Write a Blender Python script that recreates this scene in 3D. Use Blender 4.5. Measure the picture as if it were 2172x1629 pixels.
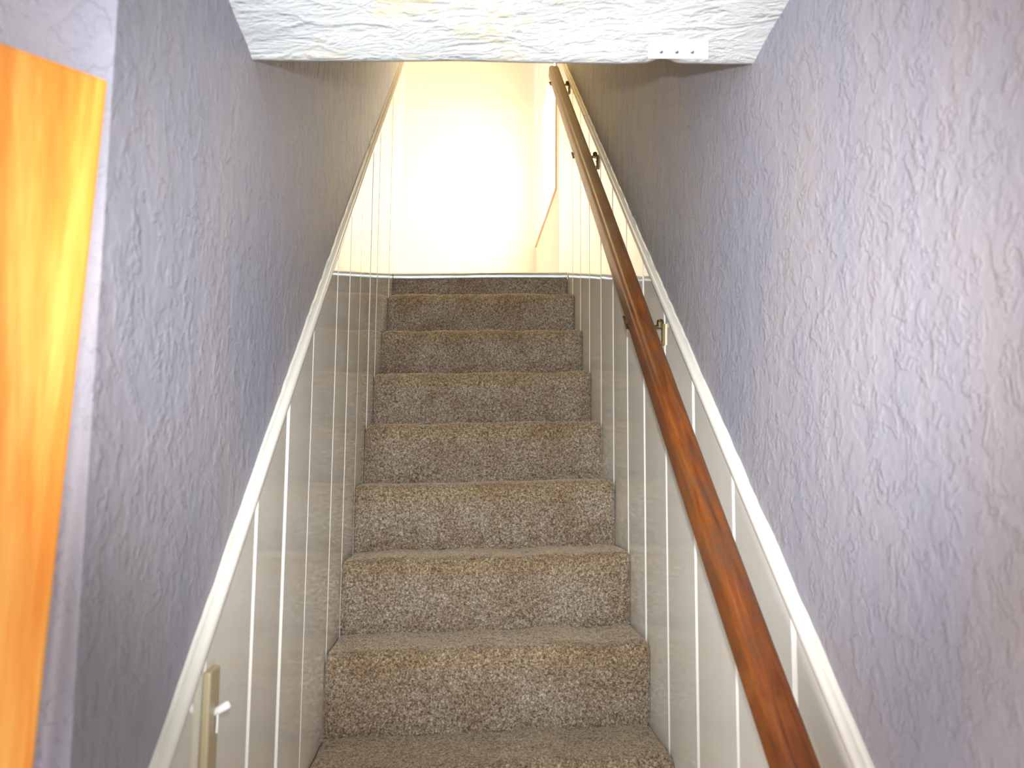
import bpy, bmesh, math, random
import numpy as np
from mathutils import Matrix, Vector

for o in list(bpy.data.objects):
    bpy.data.objects.remove(o)
S = bpy.context.scene
C = S.collection
Z0 = 1.157                     # height of the sixth nosing above the lower hall floor

# ------------------------------------------------------------------ camera
cam_d = bpy.data.cameras.new('camera')
cam = bpy.data.objects.new('camera', cam_d)
C.objects.link(cam)
PITCH, YAW, ROLL = 0.09892, 0.06464, 0.00853
CX, CZ = -0.07614, 0.45407 + Z0
cy, sy, cp, sp = math.cos(YAW), math.sin(YAW), math.cos(PITCH), math.sin(PITCH)
fw = Vector((sy * cp, cy * cp, sp))
rt = Vector((cy, -sy, 0))
up = rt.cross(fw)
cr, sr = math.cos(ROLL), math.sin(ROLL)
rt2 = cr * rt + sr * up
up2 = -sr * rt + cr * up
M = Matrix.Identity(4)
for i in range(3):
    M[i][0] = rt2[i]; M[i][1] = up2[i]; M[i][2] = -fw[i]
M[0][3], M[1][3], M[2][3] = CX, 0.0, CZ
cam.matrix_world = M
cam_d.sensor_width = 36
cam_d.lens = 36 * 1629.47 / 2172
cam_d.clip_start = 0.02
cam_d.dof.use_dof = True
cam_d.dof.focus_distance = 2.4
cam_d.dof.aperture_fstop = 5.3
S.camera = cam

# ------------------------------------------------------------------ world, lights, exposure
w = bpy.data.worlds.new('daylight')
S.world = w
w.use_nodes = True
bg = w.node_tree.nodes['Background']
bg.inputs[0].default_value = (0.88, 0.93, 1.0, 1)
bg.inputs[1].default_value = 2.6

S.view_settings.view_transform = 'Standard'
S.view_settings.look = 'None'
S.view_settings.exposure = 0.19
S.view_settings.gamma = 1.0
S.view_settings.use_curve_mapping = False


def light(name, typ, loc, target, energy, color, **kw):
    d = bpy.data.lights.new(name, typ)
    d.energy = energy
    d.color = color
    for k, v in kw.items():
        setattr(d, k, v)
    o = bpy.data.objects.new(name, d)
    C.objects.link(o)
    o.location = loc
    o.rotation_euler = (Vector(target) - Vector(loc)).to_track_quat('-Z', 'Y').to_euler()
    return o


# pop-up flash above the lens
light('flash', 'SPOT', (CX, 0.02, CZ + 0.105), (0.10, 2.2, 1.95), 140, (0.93, 0.96, 1.0),
      spot_size=math.radians(80), spot_blend=1.0, shadow_soft_size=0.012)
# weak fill added on the upper landing, from its unseen left end
light('landing_fill', 'AREA', (-2.05, 4.42, Z0 + 2.2), (0.4, 4.42, Z0 + 2.15), 6, (1.0, 0.94, 0.80),
      shape='RECTANGLE', size=1.0, size_y=1.25)
# unseen warm fill added high above the upper half of the stairs
light('stairwell_fill', 'POINT', (-.02, 3.05, Z0 + 3.35), (0, 3, 0), 22, (1.0, 0.80, 0.42), shadow_soft_size=0.12)
# soft fill added at the unseen left side of the lower hall
light('hall_fill', 'AREA', (-2.1, -.75, 1.35), (.4, .5, 1.05), 76, (1.0, 0.94, 0.93), shape='RECTANGLE', size=1.0, size_y=1.3)
# low sun from behind the camera falling on the open door
light('sun_patch', 'SPOT', (0.30, -1.3, Z0 + 0.95), (-0.62, 0.52, Z0 + 0.16), 36, (1.0, 0.90, 0.72),
      spot_size=math.radians(36), spot_blend=0.4, shadow_soft_size=0.03)


# ------------------------------------------------------------------ helpers
def tag(o, label=None, cat=None, group=None, kind=None):
    if label: o['label'] = label
    if cat: o['category'] = cat
    if group: o['group'] = group
    if kind: o['kind'] = kind
    return o


def mesh_obj(name, verts, faces, mat, parent=None, smooth=False):
    me = bpy.data.meshes.new(name)
    me.from_pydata([tuple(map(float, v)) for v in verts], [], faces)
    me.materials.append(mat)
    if smooth:
        me.polygons.foreach_set('use_smooth', [True] * len(me.polygons))
    bm = bmesh.new(); bm.from_mesh(me)
    bmesh.ops.recalc_face_normals(bm, faces=bm.faces)
    bm.to_mesh(me); bm.free()
    me.update()
    o = bpy.data.objects.new(name, me)
    C.objects.link(o)
    if parent: o.parent = parent
    return o


def empty(name, loc=(0, 0, 0)):
    o = bpy.data.objects.new(name, None)
    C.objects.link(o)
    o.location = loc
    return o


def box_vf(x0, x1, y0, y1, z0, z1, base=0):
    v = [(x0, y0, z0), (x1, y0, z0), (x1, y1, z0), (x0, y1, z0), (x0, y0, z1), (x1, y0, z1), (x1, y1, z1), (x0, y1, z1)]
    f = [(0, 3, 2, 1), (4, 5, 6, 7), (0, 1, 5, 4), (1, 2, 6, 5), (2, 3, 7, 6), (3, 0, 4, 7)]
    return v, [tuple(i + base for i in q) for q in f]


def boxes(name, bl, mat, parent=None, bevel=0):
    V, F = [], []
    for b in bl:
        v, f = box_vf(*b, base=len(V))
        V += v; F += f
    o = mesh_obj(name, V, F, mat, parent)
    if bevel:
        m = o.modifiers.new('bevel', 'BEVEL'); m.width = bevel; m.segments = 3; m.limit_method = 'ANGLE'
    return o


def struct(o):
    o['kind'] = 'structure'
    return o


def grid_faces(nu, nv):
    return [(i * nv + j, i * nv + j + 1, (i + 1) * nv + j + 1, (i + 1) * nv + j) for i in range(nu - 1) for j in range(nv - 1)]


def tube(path, radius, seg=10, cap=True):
    """ring sweep along path; radius scalar or list"""
    P = [Vector(p) for p in path]
    n = len(P)
    R = radius if isinstance(radius, (list, tuple)) else [radius] * n
    V, F = [], []
    ref = None
    for i, p in enumerate(P):
        t = (P[min(i + 1, n - 1)] - P[max(i - 1, 0)]).normalized()
        if ref is None:
            ref = t.orthogonal().normalized()
        ref = (ref - t * ref.dot(t)).normalized()
        b = t.cross(ref)
        for k in range(seg):
            a = 2 * math.pi * k / seg
            V.append(p + (ref * math.cos(a) + b * math.sin(a)) * R[i])
    for i in range(n - 1):
        for k in range(seg):
            F.append((i * seg + k, i * seg + (k + 1) % seg, (i + 1) * seg + (k + 1) % seg, (i + 1) * seg + k))
    if cap:
        F.append(tuple(range(seg))); F.append(tuple((n - 1) * seg + k for k in range(seg)))
    return V, F


def join(parts):
    V, F = [], []
    for v, f in parts:
        b = len(V)
        V += list(v); F += [tuple(i + b for i in q) for q in f]
    return V, F


# ------------------------------------------------------------------ materials
class NT:
    def __init__(s, name):
        s.m = bpy.data.materials.new(name); s.m.use_nodes = True
        s.t = s.m.node_tree; s.n = s.t.nodes; s.b = s.n['Principled BSDF']
        g = s.n.new('ShaderNodeNewGeometry'); s.pos = g.outputs['Position']; s.g = g

    def link(s, a, b): s.t.links.new(a, b)

    def mapping(s, scale=(1, 1, 1), rot=(0, 0, 0), loc=(0, 0, 0)):
        m = s.n.new('ShaderNodeMapping'); s.link(s.pos, m.inputs[0])
        m.inputs['Scale'].default_value = scale; m.inputs['Rotation'].default_value = rot; m.inputs['Location'].default_value = loc
        return m.outputs[0]

    def noise(s, scale, detail=3, rough=.5, dist=0, vec=None):
        n = s.n.new('ShaderNodeTexNoise'); s.link(vec or s.pos, n.inputs['Vector'])
        n.inputs['Scale'].default_value = scale; n.inputs['Detail'].default_value = detail
        n.inputs['Roughness'].default_value = rough; n.inputs['Distortion'].default_value = dist
        return n.outputs['Fac']

    def ramp(s, fac, stops):
        r = s.n.new('ShaderNodeValToRGB'); s.link(fac, r.inputs[0])
        e = r.color_ramp.elements
        while len(e) < len(stops): e.new(.5)
        for el, (p, c) in zip(e, stops):
            el.position = p
            el.color = (c, c, c, 1) if isinstance(c, (int, float)) else tuple(c) + (1,)
        return r.outputs[0]

    def mix(s, fac, a, b, mode='MIX'):
        m = s.n.new('ShaderNodeMix'); m.data_type = 'RGBA'; m.blend_type = mode
        for x, i in ((fac, 0), (a, 6), (b, 7)):
            if isinstance(x, (int, float)): m.inputs[i].default_value = x
            elif isinstance(x, tuple): m.inputs[i].default_value = x + (1,)
            else: s.link(x, m.inputs[i])
        return m.outputs[2]

    def math(s, op, a, b=0.0):
        m = s.n.new('ShaderNodeMath'); m.operation = op
        for x, i in ((a, 0), (b, 1)):
            if isinstance(x, (int, float)): m.inputs[i].default_value = x
            else: s.link(x, m.inputs[i])
        return m.outputs[0]

    def bump(s, h, strength, dist, prev=None):
        b = s.n.new('ShaderNodeBump'); s.link(h, b.inputs['Height'])
        b.inputs['Strength'].default_value = strength; b.inputs['Distance'].default_value = dist
        if prev: s.link(prev, b.inputs['Normal'])
        s.link(b.outputs[0], s.b.inputs['Normal'])
        return b.outputs[0]

    def color(s, c):
        if isinstance(c, tuple): s.b.inputs['Base Color'].default_value = c + (1,)
        else: s.link(c, s.b.inputs['Base Color'])

    def rough(s, r, spec=.5, metal=0):
        if isinstance(r, (int, float)): s.b.inputs['Roughness'].default_value = r
        else: s.link(r, s.b.inputs['Roughness'])
        s.b.inputs['Specular IOR Level'].default_value = spec
        s.b.inputs['Metallic'].default_value = metal


def plain(name, c, r=.5, spec=.5, metal=0):
    t = NT(name); t.color(c); t.rough(r, spec, metal); return t.m


def mat_plaster():
    t = NT('lavender_plaster')
    v = t.mapping((1, 1, .8), rot=(.35, 0, 0))
    skip = t.ramp(t.noise(23, 5, .6, .35, v), [(.47, 0), (.54, .8), (.66, 1)])
    rid = t.ramp(t.noise(34, 4, .55, .5, t.mapping((1, 1, .7), rot=(-.3, 0, 0), loc=(3, 8, 2))), [(.53, 0), (.58, 1), (.63, .25)])
    fine = t.noise(70, 4, .65, .3, t.mapping((1, 1, .7)))
    h = t.math('ADD', t.math('ADD', t.math('MULTIPLY', skip, .42), t.math('MULTIPLY', rid, .5)), t.math('MULTIPLY', fine, .75))
    patch = t.noise(3.2, 4, .6, .5, t.mapping((1, 1, .5), loc=(4, 2, 1)))
    base = t.mix(t.ramp(patch, [(.40, 0), (.62, 1)]), (.295, .277, .298), (.255, .256, .308))
    fleck = t.ramp(t.noise(26, 5, .7, .4, t.mapping((1, 1, .5), loc=(9, 1, 3))), [(.70, 0), (.76, 1)])
    c = t.mix(t.math('MULTIPLY', fleck, .35), base, (.60, .56, .46))
    # warm grazing light painted in as yellow upright streaks, mostly up the stairs
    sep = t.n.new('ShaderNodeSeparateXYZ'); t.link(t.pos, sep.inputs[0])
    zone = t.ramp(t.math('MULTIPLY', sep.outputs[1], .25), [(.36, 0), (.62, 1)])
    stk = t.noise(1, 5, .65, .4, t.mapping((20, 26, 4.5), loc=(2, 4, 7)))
    glow_wear = t.math('MULTIPLY', t.ramp(stk, [(.40, 0), (.58, 1)]), zone)
    c = t.mix(t.math('MULTIPLY', glow_wear, .85), c, (.36, .325, .19))
    bump_shade = t.ramp(t.noise(1, 5, .7, .3, t.mapping((30, 34, 5), loc=(7, 1, 3))), [(.55, 0), (.68, 1)])  # dark streaks paint in the shade between the plaster bumps
    c = t.mix(t.math('MULTIPLY', t.math('MULTIPLY', bump_shade, zone), .6), c, (.11, .105, .085))
    t.color(c)
    t.rough(.58, .3)
    t.bump(h, .6, .004)
    return t.m


def mat_cream():
    t = NT('cream_landing_paint')
    t.color(t.mix(t.noise(4, 2), (.86, .745, .63), (.85, .72, .60)))
    t.rough(.6, .3)
    t.bump(t.noise(120, 3), .08, .002)
    return t.m


def mat_ceiling():
    t = NT('white_textured_ceiling')
    v = t.mapping((.6, 1.6, 1))
    big = t.noise(20, 5, .62, .35, v)
    h = t.ramp(big, [(.34, 0), (.52, .8), (.62, .5), (.75, 1)])
    yel = t.ramp(t.noise(9, 4, .65, .8, t.mapping((1, 1.5, 1), loc=(2, 7, 0))), [(.50, 0), (.62, 1)])
    sep = t.n.new('ShaderNodeSeparateXYZ'); t.link(t.pos, sep.inputs[0])
    mid = t.ramp(t.math('ADD', sep.outputs[0], .5), [(.12, 0), (.27, 1), (.5, .9), (.72, .12)])
    t.color(t.mix(t.math('MULTIPLY', t.math('MULTIPLY', yel, mid), .75), (.60, .62, .615), (.68, .62, .36)))
    t.rough(.6, .3)
    t.bump(h, .55, .008)
    return t.m


def mat_gloss(name, c1, c2, r=.13, wav=.05):
    t = NT(name)
    n = t.noise(2.5, 4, .6, .3, t.mapping((1, 3, .35)))
    spk = t.ramp(t.noise(75, 3, .7, 0, t.mapping((1, 1, .45), loc=(3, 1, 8))), [(.695, 0), (.73, 1)])
    c = t.mix(t.ramp(n, [(.35, 0), (.65, 1)]), c1, c2)
    t.color(t.mix(t.math('MULTIPLY', spk, .55), c, (.86, .85, .80)))
    t.rough(t.ramp(t.noise(14, 3), [(.3, r * .75), (.7, r * 1.5)]), .5)
    t.b.inputs['Coat Weight'].default_value = .8
    t.b.inputs['Coat Roughness'].default_value = r
    t.b.inputs['Coat IOR'].default_value = 1.6
    b = t.bump(t.noise(26, 3, .5, 0, t.mapping((1, 1, .3))), wav, .01)
    t.bump(t.noise(160, 2), .012, .002, b)
    return t.m


def mat_trim(name, c1, c2, r=.3):
    t = NT(name)
    t.color(t.mix(t.noise(7, 4, .6), c1, c2))
    t.rough(r, .5)
    t.bump(t.noise(60, 4, .6), .12, .004)
    return t.m


def mat_rail():
    t = NT('worn_stained_rail_wood')
    v = t.mapping((40, 3.2, 3.2))
    g = t.noise(1.6, 5, .65, 1.2, v)
    c = t.ramp(g, [(.28, (.053, .012, .002)), (.45, (.14, .034, .004)), (.62, (.205, .056, .006)), (.8, (.28, .09, .013))])
    worn = t.ramp(t.noise(9, 5, .7, .6, t.mapping((1.5, 1, 1), loc=(1, 5, 2))), [(.50, 0), (.68, 1)])
    c = t.mix(t.math('MULTIPLY', worn, .72), c, (.085, .045, .022))
    # the upper end of the rail has lost its stain and is bare greyed wood
    sep = t.n.new('ShaderNodeSeparateXYZ'); t.link(t.pos, sep.inputs[0])
    hi = t.math('ADD', sep.outputs[1], t.math('MULTIPLY', t.math('SUBTRACT', t.noise(6, 4), .5), .9))
    up_ = t.ramp(t.math('MULTIPLY', hi, .25), [(.46, 0), (.66, 1)])
    bare = t.mix(g, (.20, .115, .045), (.34, .235, .115))
    c = t.mix(up_, c, bare)
    t.color(c)
    t.rough(t.ramp(g, [(.3, .32), (.7, .45)]), .5)
    t.bump(g, .12, .003)
    return t.m


def mat_door():
    t = NT('orange_stained_door_wood')
    v = t.mapping((7, 7, .75))
    g = t.noise(2.2, 5, .62, 1.1, v)
    f = t.noise(14, 3, .6, .3, t.mapping((6, 6, .5)))
    h = t.math('ADD', t.math('MULTIPLY', g, .75), t.math('MULTIPLY', f, .25))
    t.color(t.ramp(h, [(.34, (.62, .165, .018)), (.47, (.74, .25, .034)), (.58, (.82, .37, .075)), (.70, (.88, .56, .20))]))
    t.rough(.4, .4)
    return t.m


def mat_carpet():
    t = NT('taupe_cut_pile_carpet')
    n = t.noise(230, 2, .6)
    n2 = t.noise(120, 2, .5, 0, t.mapping(loc=(5, 3, 1)))
    sp_ = t.math('ADD', t.math('MULTIPLY', n, .65), t.math('MULTIPLY', n2, .35))
    c = t.ramp(sp_, [(.36, (.080, .057, .037)), (.46, (.19, .145, .102)), (.55, (.305, .245, .182)), (.66, (.50, .435, .355))])
    blot = t.noise(7, 3, .6)
    c = t.mix(t.ramp(blot, [(.36, .6), (.58, 0)]), c, (.70, .60, .50), 'MULTIPLY')
    at = t.n.new('ShaderNodeAttribute'); at.attribute_name = 'glow_wear'
    c = t.mix(t.math('MULTIPLY', at.outputs['Fac'], .5), c, (1.0, .86, .52), 'MULTIPLY')
    t.color(c)
    t.rough(.95, .1)
    t.b.inputs['Sheen Weight'].default_value = .4
    t.b.inputs['Sheen Tint'].default_value = (1, .84, .62, 1)
    t.b.inputs['Sheen Roughness'].default_value = .5
    t.bump(n, .3, .003)
    return t.m


def mat_metal():
    t = NT('brushed_aluminium')
    t.color((.60, .61, .62))
    t.rough(t.ramp(t.noise(20, 3, .6, 0, t.mapping((1, 6, 6))), [(.3, .26), (.7, .45)]), .5, .75)
    t.bump(t.noise(5, 3, .5, 0, t.mapping((1, 4, 4))), .2, .01)
    return t.m


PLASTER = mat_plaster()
CREAM = mat_cream()
CEIL = mat_ceiling()
GLOSS = mat_gloss('glossy_cream_board_paint', (.80, .785, .71), (.84, .83, .765), r=.05, wav=.02)
TRIMW = mat_trim('ivory_gloss_trim_paint', (.66, .645, .58), (.60, .58, .50))
TRIMY = mat_trim('yellowed_trim_paint', (.76, .68, .48), (.70, .60, .40))
RAIL = mat_rail()
DOOR = mat_door()
CARPET = mat_carpet()
METAL = mat_metal()
BRASS = plain('aged_brass', (.20, .155, .075), .38, .5, 1)
STEEL = plain('dark_steel', (.10, .095, .08), .4, .5, .8)
TAN = mat_trim('tan_painted_wood', (.44, .37, .22), (.37, .31, .19), .35)
WHITE = plain('white_plastic', (.88, .88, .86), .35)
PANELW = plain('white_panel_paint', (.90, .88, .84), .5)
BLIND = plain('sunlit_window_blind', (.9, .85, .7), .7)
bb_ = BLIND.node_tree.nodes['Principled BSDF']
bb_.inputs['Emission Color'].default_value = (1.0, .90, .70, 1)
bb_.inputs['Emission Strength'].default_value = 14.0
TANEDGE = plain('tan_edge_wood', (.58, .42, .26), .5)
BOARDS = mat_trim('pale_floor_boards', (.60, .54, .47), (.54, .48, .41), .5)
PALEFLOOR = mat_trim('pale_landing_floor', (.78, .74, .68), (.74, .70, .63), .35)
SCREWM = plain('grey_screw_head', (.16, .16, .15), .45, .5, .6)

XL, XR = -0.402, 0.402          # plaster faces
HW = 0.395                      # wainscot faces / stair half width

# ------------------------------------------------------------------ setting: walls, floors, ceilings
top = Z0 + 3.75
# left stair wall: a real wall, ending towards the camera at a corner and upstairs at the landing
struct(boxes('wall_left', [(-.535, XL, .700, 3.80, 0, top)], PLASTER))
# lower hall wall facing the camera behind the open door
struct(boxes('wall_front', [(-2.2, -.535, .700, .86, 0, Z0 + 1.5)], PLASTER))
struct(boxes('wall_hall', [(-2.3, -2.2, -3.0, .86, 0, Z0 + 1.5)], PLASTER))
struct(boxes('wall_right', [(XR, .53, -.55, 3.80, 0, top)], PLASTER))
struct(boxes('floor', [(-2.2, XR, -3.0, .90, -.08, 0)], BOARDS))
# landing upstairs
LZ = Z0 + 1.292
struct(boxes('floor_landing', [(-2.1, XR, 3.47, 5.03, LZ - .2, LZ)], PALEFLOOR))
struct(boxes('wall_back', [(-2.2, .53, 5.03, 5.13, LZ - .2, top)], CREAM))
WY0, WY1, WZ0, WZ1 = 3.905, 5.0, Z0 + 1.885, Z0 + 3.45
struct(boxes('wall_landing_right', [(XR, .53, 3.80, 5.03, LZ - .2, WZ0), (XR, .53, 3.80, WY0, WZ0, top),
                                    (XR, .53, WY0, 5.03, WZ1, top)], CREAM))
struct(boxes('wall_landing_near', [(-2.2, -.535, 3.68, 3.80, LZ - .2, top)], CREAM))
struct(boxes('wall_landing_left', [(-2.2, -2.1, 3.80, 5.03, LZ - .2, Z0 + 1.55), (-2.2, -2.1, 3.80, 5.03, Z0 + 2.85, top),
                                   (-2.2, -2.1, 3.80, 3.9, Z0 + 1.55, Z0 + 2.85), (-2.2, -2.1, 4.94, 5.03, Z0 + 1.55, Z0 + 2.85)], CREAM))
struct(boxes('ceiling_landing', [(-2.2, .53, .9, 5.13, top, top + .1)], CREAM))
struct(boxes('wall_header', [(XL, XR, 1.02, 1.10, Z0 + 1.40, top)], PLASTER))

# white panelled window recess on the landing's right wall
win = empty('window_1', (XR, (WY0 + WY1) / 2, WZ0)); struct(win)
def rel(o, p):
    o.parent = p; o.matrix_parent_inverse = Matrix.Translation(-Vector(p.location)); return o
rel(boxes('white_panelling', [(XR + .004, XR + .02, 4.66, WY1, WZ0 + .004, WZ1), (XR + .004, XR + .02, WY0 + .004, 4.66, Z0 + 2.66, WZ1)], PANELW), win)
rel(boxes('window_blind', [(XR + .008, XR + .016, WY0 + .004, 4.66, WZ0 + .004, Z0 + 2.66)], BLIND), win)
rel(boxes('window_frame', [(XR - .008, XR + .02, WY0 - .016, WY0 + .004, WZ0 - .016, WZ1),
                           (XR - .008, XR + .02, WY0 + .004, WY1, WZ0 - .016, WZ0 + .004)], TANEDGE, bevel=.002), win)

# lower hall ceiling, cut off above the stairs; rough plaster, sagging to the left
def ceiling_mesh():
    rng = np.random.default_rng(5)
    xs = np.linspace(XL, XR, 150)
    # profile: from the back vertical face, round the lip, then towards the camera
    prof = [(0.03, .33), (0.028, .20), (0.024, .08), (.016, .02), (.006, .004), (-.008, 0)]
    dys = list(np.linspace(-.02, -.45, 60)) + list(np.linspace(-.5, -4.1, 24))
    prof += [(d, min(.16 * (-d), .075 + .004 * (-d))) for d in dys]
    k1 = rng.normal(size=(14, 2)) * np.array([22, 30]); p1 = rng.uniform(0, 6.28, 14)
    V = []
    for x in xs:
        s = (x - XL) / (XR - XL)
        ye = 1.139 + .066 * s; ze = Z0 + 1.055 + .065 * s
        for d, h in prof:
            n = sum(math.sin(k[0] * x + k[1] * d + p) for k, p in zip(k1, p1)) / 14
            a = .010 if d < .01 else .004
            # plaster has broken away a little above the plate
            chip = .010 * math.exp(-((x - .247) / .018) ** 2) * math.exp(-(d / .03) ** 2)
            flat = 1 - math.exp(-((x - .262) / .07) ** 4) * math.exp(-((d + .025) / .04) ** 4)
            V.append((x, ye + d + n * .004, ze + h + n * a * .6 * flat + chip))
    return V, grid_faces(len(xs), len(prof))
v, f = ceiling_mesh()
struct(mesh_obj('ceiling', v, f, CEIL, smooth=True))
struct(boxes('ceiling_hall', [(-2.2, XL, -3.0, .700, Z0 + 1.13, Z0 + 1.3)], CEIL))

# ------------------------------------------------------------------ wainscot boards and sloped caps
def capL(y): return Z0 + .158 + .825 * (y - .909) + .018 * math.sin(math.pi * min(max((y - .9) / 2.7, 0), 1))
def capR(y): return Z0 + .150 + .858 * (y - .94)
GL = [.80, 1.02, 1.237, 1.438, 1.652, 1.937, 2.140, 2.352, 2.60, 2.80, 3.014, 3.23, 3.45, 3.63]
GR = [.84, 1.082, 1.317, 1.540, 1.751, 1.958, 2.157, 2.37, 2.58, 2.81, 3.036, 3.26, 3.48]


def wainscot(name, side, y0, y1, grooves, cap, seed):
    rng = random.Random(seed)
    ys = [(y0, 0)]
    edges = [y0] + [g for g in grooves if y0 < g < y1] + [y1]
    for a, b in zip(edges[:-1], edges[1:]):
        t0, t1 = rng.uniform(-.0012, .0012), rng.uniform(-.0012, .0012)
        n = 6
        lo, hi = a + (.0085 if a > y0 else 0), b - (.0085 if b < y1 else 0)
        for k in range(n + 1):
            q = k / n
            crown = -.0006 * math.sin(math.pi * q)
            ys.append((lo + (hi - lo) * q, t0 + (t1 - t0) * q + crown))
        if b < y1:
            ys.append((b - .0006, .0065)); ys.append((b + .0006, .0065))
    ys.sort(key=lambda t: t[0])
    V = []
    nz = 2
    for y, d in ys:
        x = side * (HW + d)
        V.append((x, y, 0.0)); V.append((x, y, cap(y) - .012))
    F = grid_faces(len(ys), nz)
    # close the end towards the camera and the landing
    for (yy, idx) in ((y0, 0), (y1, len(ys) - 1)):
        b = len(V)
        V += [(side * .4019, yy, 0), (side * .4019, yy, cap(yy) - .012)]
        F.append((idx * 2, idx * 2 + 1, b + 1, b))
    return mesh_obj(name, V, F, GLOSS)


def cap_trim(name, side, y0, y1, cap, mat, seed, height=.030, proj=.0175):
    rng = np.random.default_rng(seed)
    # profile: (projection from plaster, height below the top line)
    q, g = proj / .034, height / .052
    pr = [(a * q, b * g) for a, b in ((0, 0), (.007, .001), (.010, .005), (.012, .012), (.018, .011), (.026, .013), (.032, .018),
                                      (.034, .026), (.034, .034), (.032, .041), (.029, .046), (.027, .052), (.0, .052))]
    ny = int((y1 - y0) / .008)
    ys = np.linspace(y0, y1, ny)
    r = rng.normal(size=ny)
    rag = np.convolve(r, [.2, .3, .3, .2], 'same') * .0016
    slow = np.convolve(rng.normal(size=ny), np.hanning(60) / 20, 'same') * .002
    V = []
    for i, y in enumerate(ys):
        for k, (p, h) in enumerate(pr):
            dz = rag[i] * (1.6 if k < 2 else .12) + slow[i]
            V.append((side * (.402 - p), y, cap(y) - h + dz))
    F = grid_faces(ny, len(pr))
    F.append(tuple(range(len(pr)))); F.append(tuple((ny - 1) * len(pr) + k for k in range(len(pr))))
    return mesh_obj(name, V, F, mat, smooth=False)


bl = wainscot('wainscot_left', -1, .708, 3.79, GL, capL, 3); struct(bl)
br = wainscot('wainscot_right', 1, .70, 3.74, GR, capR, 4); struct(br)
bl.name = 'trim_1'; br.name = 'trim_2'
for nm, sd, a, b, cp_, mt, se in (('trim_3', -1, .703, 3.79, capL, TRIMW, 11), ('trim_4', 1, .695, 2.872, capR, TRIMW, 12),
                                  ('trim_5', 1, 2.880, 3.60, capR, TRIMY, 13)):
    o = struct(cap_trim(nm, sd, a, b, cp_, mt, se))
    for p in o.data.polygons: p.use_smooth = True
    m = o.modifiers.new('split', 'EDGE_SPLIT'); m.split_angle = math.radians(50)

# ------------------------------------------------------------------ carpeted staircase
RS, TR, D1, OV, TAU = .1928, .2137, 1.94068, .0245, .0298
st = empty('staircase', (0, .87, 0))
tag(st, 'steep straight staircase covered in taupe speckled carpet between the two boarded walls', 'staircase')


def carpet(name, pts, seed, dx, glow_wear=None):
    """pts: profile (y,z) polyline, swept across the stair width as a piled surface"""
    rng = np.random.default_rng(seed)
    P = np.array(pts, float)
    seg = np.r_[0, np.cumsum(np.linalg.norm(np.diff(P, axis=0), axis=1))]
    n = max(int(seg[-1] / dx), 4)
    s = np.linspace(0, seg[-1], n)
    Y = np.interp(s, seg, P[:, 0]); Zz = np.interp(s, seg, P[:, 1])
    t = np.gradient(np.c_[Y, Zz], axis=0)
    k = np.ones(5) / 5
    N = np.c_[-t[:, 1], t[:, 0]]; N /= np.linalg.norm(N, axis=1)[:, None]     # outward: -y / +z
    N = np.c_[np.convolve(N[:, 0], k, 'same'), np.convolve(N[:, 1], k, 'same')]
    N /= np.linalg.norm(N, axis=1)[:, None] + 1e-9
    m = int(2 * HW / dx)
    X = np.linspace(-HW + .002, HW - .002, m)
    wav = sum(np.sin(rng.uniform(5, 34) * X + rng.uniform(0, 6.28)) * a for a in (.0022, .0018, .0014, .0012))
    rnd = rng.normal(size=(m, n)) * .0013
    slow = rng.normal(size=(m, n))
    kk = np.hanning(13); kk /= kk.sum()
    for ax in (0, 1):
        slow = np.apply_along_axis(lambda q: np.convolve(q, kk, 'same'), ax, slow)
    edge = np.minimum(HW - np.abs(X), .02) / .02             # tuck down to the boards at both ends
    d = rnd + slow * .006 + (wav * 1.0)[:, None] * .8 - ((1 - edge) ** 2)[:, None] * .010
    V = np.empty((m, n, 3))
    V[..., 0] = X[:, None]
    V[..., 1] = Y[None] + N[None, :, 0] * d
    V[..., 2] = Zz[None] + N[None, :, 1] * d + TAU * X[:, None]
    i = np.arange(m - 1)[:, None] * n + np.arange(n - 1)[None]
    Q = np.stack([i, i + 1, i + n + 1, i + n], -1).reshape(-1, 4)
    me = bpy.data.meshes.new(name)
    me.vertices.add(m * n); me.vertices.foreach_set('co', V.reshape(-1))
    me.loops.add(Q.size); me.loops.foreach_set('vertex_index', Q.reshape(-1))
    me.polygons.add(len(Q)); me.polygons.foreach_set('loop_start', np.arange(0, Q.size, 4))
    me.polygons.foreach_set('use_smooth', np.ones(len(Q), bool))
    me.update(calc_edges=True); me.validate()
    # foot wear has yellowed the pile along the nosing
    if glow_wear is not None:
        wv = np.exp(-((s - glow_wear) / .03) ** 2)[None] * (1 - .5 * (np.abs(X) / HW) ** 4)[:, None]
        a_ = me.attributes.new('glow_wear', 'FLOAT', 'POINT'); a_.data.foreach_set('value', wv.reshape(-1).astype(np.float32))
    me.flip_normals()
    me.materials.append(CARPET)
    o = bpy.data.objects.new(name, me); C.objects.link(o)
    rel(o, st)
    return o


for i in range(-4, 8):
    yn = D1 + (i - 1) * TR; zn = Z0 + (i - 1) * RS
    yf = yn - OV                       # riser face
    zb = max(zn - RS, .0)
    prof = [(yf + .006, zb - .004), (yf + .003, zb + .02), (yf + .001, zn - .09), (yf - .002, zn - .045)]
    r = .034
    for a in np.linspace(0, math.pi / 2, 9):
        prof.append((yf - .004 + r - r * math.cos(a), zn - r + r * math.sin(a)))
    prof += [(yn + .05, zn - .001), (yf + TR + .004, zn - .003)]
    carpet('carpeted_step', prof, 100 + i, .0036 if i >= 0 else .012, glow_wear=zn - zb - .02)
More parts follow.
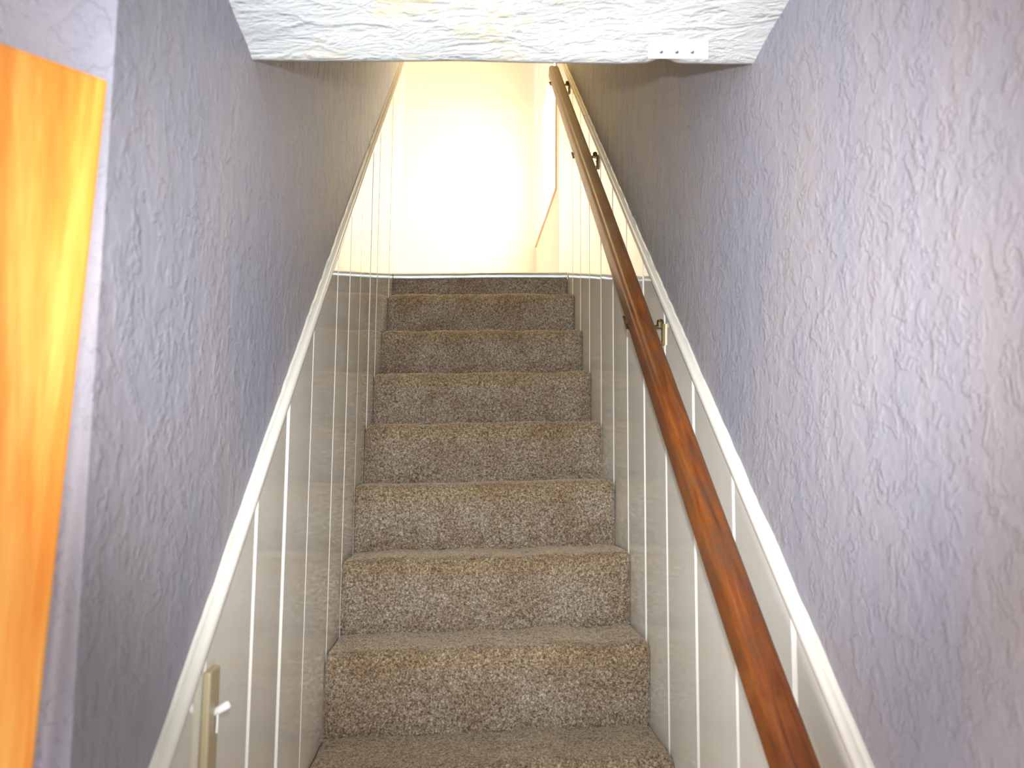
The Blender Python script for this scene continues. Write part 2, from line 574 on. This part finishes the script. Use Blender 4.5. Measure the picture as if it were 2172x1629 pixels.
# timber body of the stairs beneath the carpet
cv = []
for i in range(-4, 9):
    y_ = D1 + (i - 1) * TR - OV + .012
    zl = Z0 + (i - 2) * RS - .022 if i > -4 else 0.0
    zh = Z0 + (i - 1) * RS - .022 if i < 8 else Z0 + 1.25
    cv += [(y_, zl), (y_, zh)]
cv += [(3.60, Z0 + 1.25), (3.60, 0.0)]
nV = len(cv)
V = [(x, y, z + (TAU * x if z > .01 else 0)) for x in (-HW + .0005, HW - .0005) for y, z in cv]
F = [(k, (k + 1) % nV, nV + (k + 1) % nV, nV + k) for k in range(nV)]
F += [tuple(range(nV)), tuple(range(2 * nV - 1, nV - 1, -1))]
rel(mesh_obj('stair_carcass', V, F, CARPET), st)
# last riser under the metal nosing of the landing
yf = D1 + 7 * TR - OV - .005
carpet('carpeted_riser', [(yf + .006, Z0 + 7 * RS - RS - .004), (yf + .002, Z0 + 6 * RS + .04), (yf, Z0 + 1.24), (yf + .002, Z0 + 1.285)], 150, .0036)


def nosing_strip():
    xs = np.linspace(-HW + .003, HW - .004, 60)
    V = []
    for x in xs:
        s = (x + HW) / (2 * HW)
        zt = Z0 + 1.285 + .024 * s + .0012 * math.sin(9 * x + 1)
        b = -.004 * math.exp(-((x + .10) / .03) ** 2)         # a small dent in the lip
        y = yf - .011
        V += [(x, y + .004 + b, zt - .029), (x, y + b, zt - .025), (x, y + b * .6, zt - .008), (x, y + .003, zt - .002),
              (x, y + .010, zt), (x, yf + .06, zt + .001)]
    return V, grid_faces(60, 6)
v, f = nosing_strip()
o = mesh_obj('metal_nosing', v, f, METAL, smooth=True); rel(o, st); o['label'] = 'dented aluminium edging strip at the landing'

# ------------------------------------------------------------------ handrail
RX = .330
def railz(y): return Z0 + .139 + .8766 * (y - .998)
hr = empty('handrail', (RX, .80, railz(.80)))
tag(hr, 'worn reddish brown wooden handrail running up the right boarded wall on metal brackets', 'handrail')
sl = Vector((0, 1, .8766)).normalized(); nn = Vector((0, -.8766, 1)).normalized()


def rail_mesh():
    sec = []
    hw, ht = .0225, .027
    for cxs, cys, a0 in ((hw - .012, ht - .014, 0), (-hw + .012, ht - .014, 90), (-hw + .005, -ht + .005, 180), (hw - .005, -ht + .005, 270)):
        rr = .013 if cys > 0 else .005
        for k in range(6):
            a = math.radians(a0 + 90 * k / 5)
            sec.append((cxs + rr * math.cos(a), cys + rr * math.sin(a)))
    ys = list(np.linspace(.80, 3.44, 120))
    V = []
    rng = random.Random(2)
    ph = [rng.uniform(0, 6) for _ in range(3)]
    def ring(y, sc):
        c = Vector((RX + .0012 * math.sin(4 * y + ph[0]), y, railz(y) + .002 * math.sin(3 * y + ph[1])))
        for a, b in sec:
            V.append(c + Vector((a * sc, 0, 0)) + nn * (b * sc))
    for y in ys: ring(y, 1)
    for q in (.25, .5, .7, .85, .95, 1.0):
        ring(3.44 + .022 * q, max(math.sqrt(1 - q * q), .05))
    n = len(sec); R = len(V) // n
    F = [(i * n + k, i * n + (k + 1) % n, (i + 1) * n + (k + 1) % n, (i + 1) * n + k) for i in range(R - 1) for k in range(n)]
    F.append(tuple(range(n))); F.append(tuple((R - 1) * n + k for k in range(n)))
    return V, F
v, f = rail_mesh()
rel(mesh_obj('rail', v, f, RAIL, smooth=True), hr)


def bracket(yb):
    zr = railz(yb)
    under = Vector((RX, yb, zr)) - nn * .027
    # tapered wall tab, a round knob on its top, and a flat arm reaching under the rail
    pv = []
    for x in (HW - .006, HW - .0005):
        pv += [(x, yb - .008, zr - .028), (x, yb + .008, zr - .028), (x, yb + .004, zr - .078), (x, yb - .004, zr - .078)]
    pl = (pv, [(0, 1, 2, 3), (7, 6, 5, 4), (0, 4, 5, 1), (1, 5, 6, 2), (2, 6, 7, 3), (3, 7, 4, 0)])
    arm = tube([(HW - .004, yb, zr - .034), (HW - .016, yb, zr - .033), (HW - .030, yb, zr - .036), (RX + .012, yb + .004, zr - .040),
                under + Vector((.006, 0, -.004)), under + Vector((-.012, 0, -.002))], [.0055, .005, .0048, .0048, .005, .004], 8)
    knob = tube([(HW - .010, yb, zr - .036), (HW - .010, yb, zr - .024), (HW - .010, yb, zr - .018), (HW - .010, yb, zr - .015)],
                [.006, .0085, .0075, .003], 10)
    # saddle plate under the rail, its end peeping out on the open side
    sv = []
    for u in (-.028, .028):
        for x in (-.026, .012):
            for t in (-.004, .0005):
                p = under + sl * u + nn * t; sv.append((RX + x, p.y, p.z))
    sf = [(0, 1, 3, 2), (4, 6, 7, 5), (0, 4, 5, 1), (2, 3, 7, 6), (0, 2, 6, 4), (1, 5, 7, 3)]
    V, F = join([pl, arm, knob, (sv, sf)])
    b = mesh_obj('bracket', V, F, BRASS); rel(b, hr)
    for dz in (-.068, -.050):
        v, f = tube([(HW - .0055, yb, zr + dz), (HW - .008, yb, zr + dz)], [.0028, .002], 8)
        s_ = mesh_obj('screw', v, f, STEEL); s_.parent = b
    tip = Vector((RX - .024, yb, 0)); tip.z = under.z - .004
    v, f = tube([tip + Vector((.006, 0, 0)), tip + Vector((-.003, 0, -.001)), tip + Vector((-.005, 0, -.001))], [.0038, .0038, .002], 8)
    s_ = mesh_obj('screw', v, f, STEEL); s_.parent = b
    return b
for yb in (3.36, 2.63, 1.755, .90):
    bracket(yb)

# ------------------------------------------------------------------ open door at far left
dh = Vector((-.4329, .666, 0)); ang = math.radians(45)
door = empty('door_1', dh); struct(door)
tag(door, 'orange stained wooden door standing open and sunlit at the far left', 'door')
def door_leaf():
    d = Vector((-math.sin(ang), -math.cos(ang), 0)); n = Vector((-math.cos(ang), math.sin(ang), 0))
    V = []
    zt = Z0 + .783; lean = .0415
    for u in (0, .76):
        for t in (0, .03):
            for z in (.012, zt):
                p = dh + d * u + n * t + Vector((lean * (z - .9 - .0) , 0, 0)); V.append((p.x, p.y, z))
    F = [(0, 1, 3, 2), (4, 6, 7, 5), (0, 4, 5, 1), (2, 3, 7, 6), (0, 2, 6, 4), (1, 5, 7, 3)]
    return V, F
v, f = door_leaf()
o = mesh_obj('door_leaf', v, f, DOOR); m = o.modifiers.new('bevel', 'BEVEL'); m.width = .003; m.segments = 2
rel(o, door)

# ------------------------------------------------------------------ small fittings
bt = empty('wall_batten', (-HW, 1.035, Z0 - .02))
tag(bt, 'short tan vertical wooden strip fixed on the left white boards beside the sloped trim', 'wooden strip')
yb0, yb1, zt = 1.016, 1.056, Z0 + .186
o = boxes('batten', [(-HW - .001, -HW + .010, yb0, yb1, Z0 - .20, zt)], TAN, bevel=.003); rel(o, bt)
v, f = tube([(-HW + .008, 1.040, Z0 + .130), (-HW + .016, 1.042, Z0 + .134), (-HW + .025, 1.044, Z0 + .139), (-HW + .027, 1.044, Z0 + .140)],
            [.0045, .0052, .0052, .003], 12)
o = mesh_obj('peg', v, f, WHITE, smooth=True); rel(o, bt); o['label'] = 'white peg'
v, f = tube([(-HW + .013, 1.040, Z0 + .128), (-HW + .013, 1.040, Z0 + .118), (-HW + .0125, 1.041, Z0 + .105)], .0014, 6)
o = mesh_obj('cord_end', v, f, WHITE); rel(o, bt); o['label'] = 'white cord end'


def ceil_pt(x, d):
    s = (x - XL) / (XR - XL)
    return Vector((x, 1.139 + .066 * s + d, Z0 + 1.055 + .065 * s + .16 * (-d)))
mp = empty('mounting_plate', ceil_pt(.262, -.03))
tag(mp, 'flat white painted metal plate with three screws set in the rough ceiling edge', 'metal plate')
V = []
for dz in (-.0045, .004):
    for x, d in ((.210, -.056), (.306, -.056), (.318, -.020), (.216, -.020)):
        V.append(ceil_pt(x, d) + Vector((0, 0, dz)))
o = mesh_obj('plate', V, [(0, 1, 2, 3), (7, 6, 5, 4), (0, 4, 5, 1), (1, 5, 6, 2), (2, 6, 7, 3), (3, 7, 4, 0)], WHITE); rel(o, mp)
for x in (.234, .260, .286):
    p = ceil_pt(x, -.036) + Vector((0, 0, -.0040))
    v, f = tube([p, p + Vector((0, 0, -.002))], [.0032, .0024], 10)
    o = mesh_obj('screw', v, f, SCREWM); rel(o, mp)
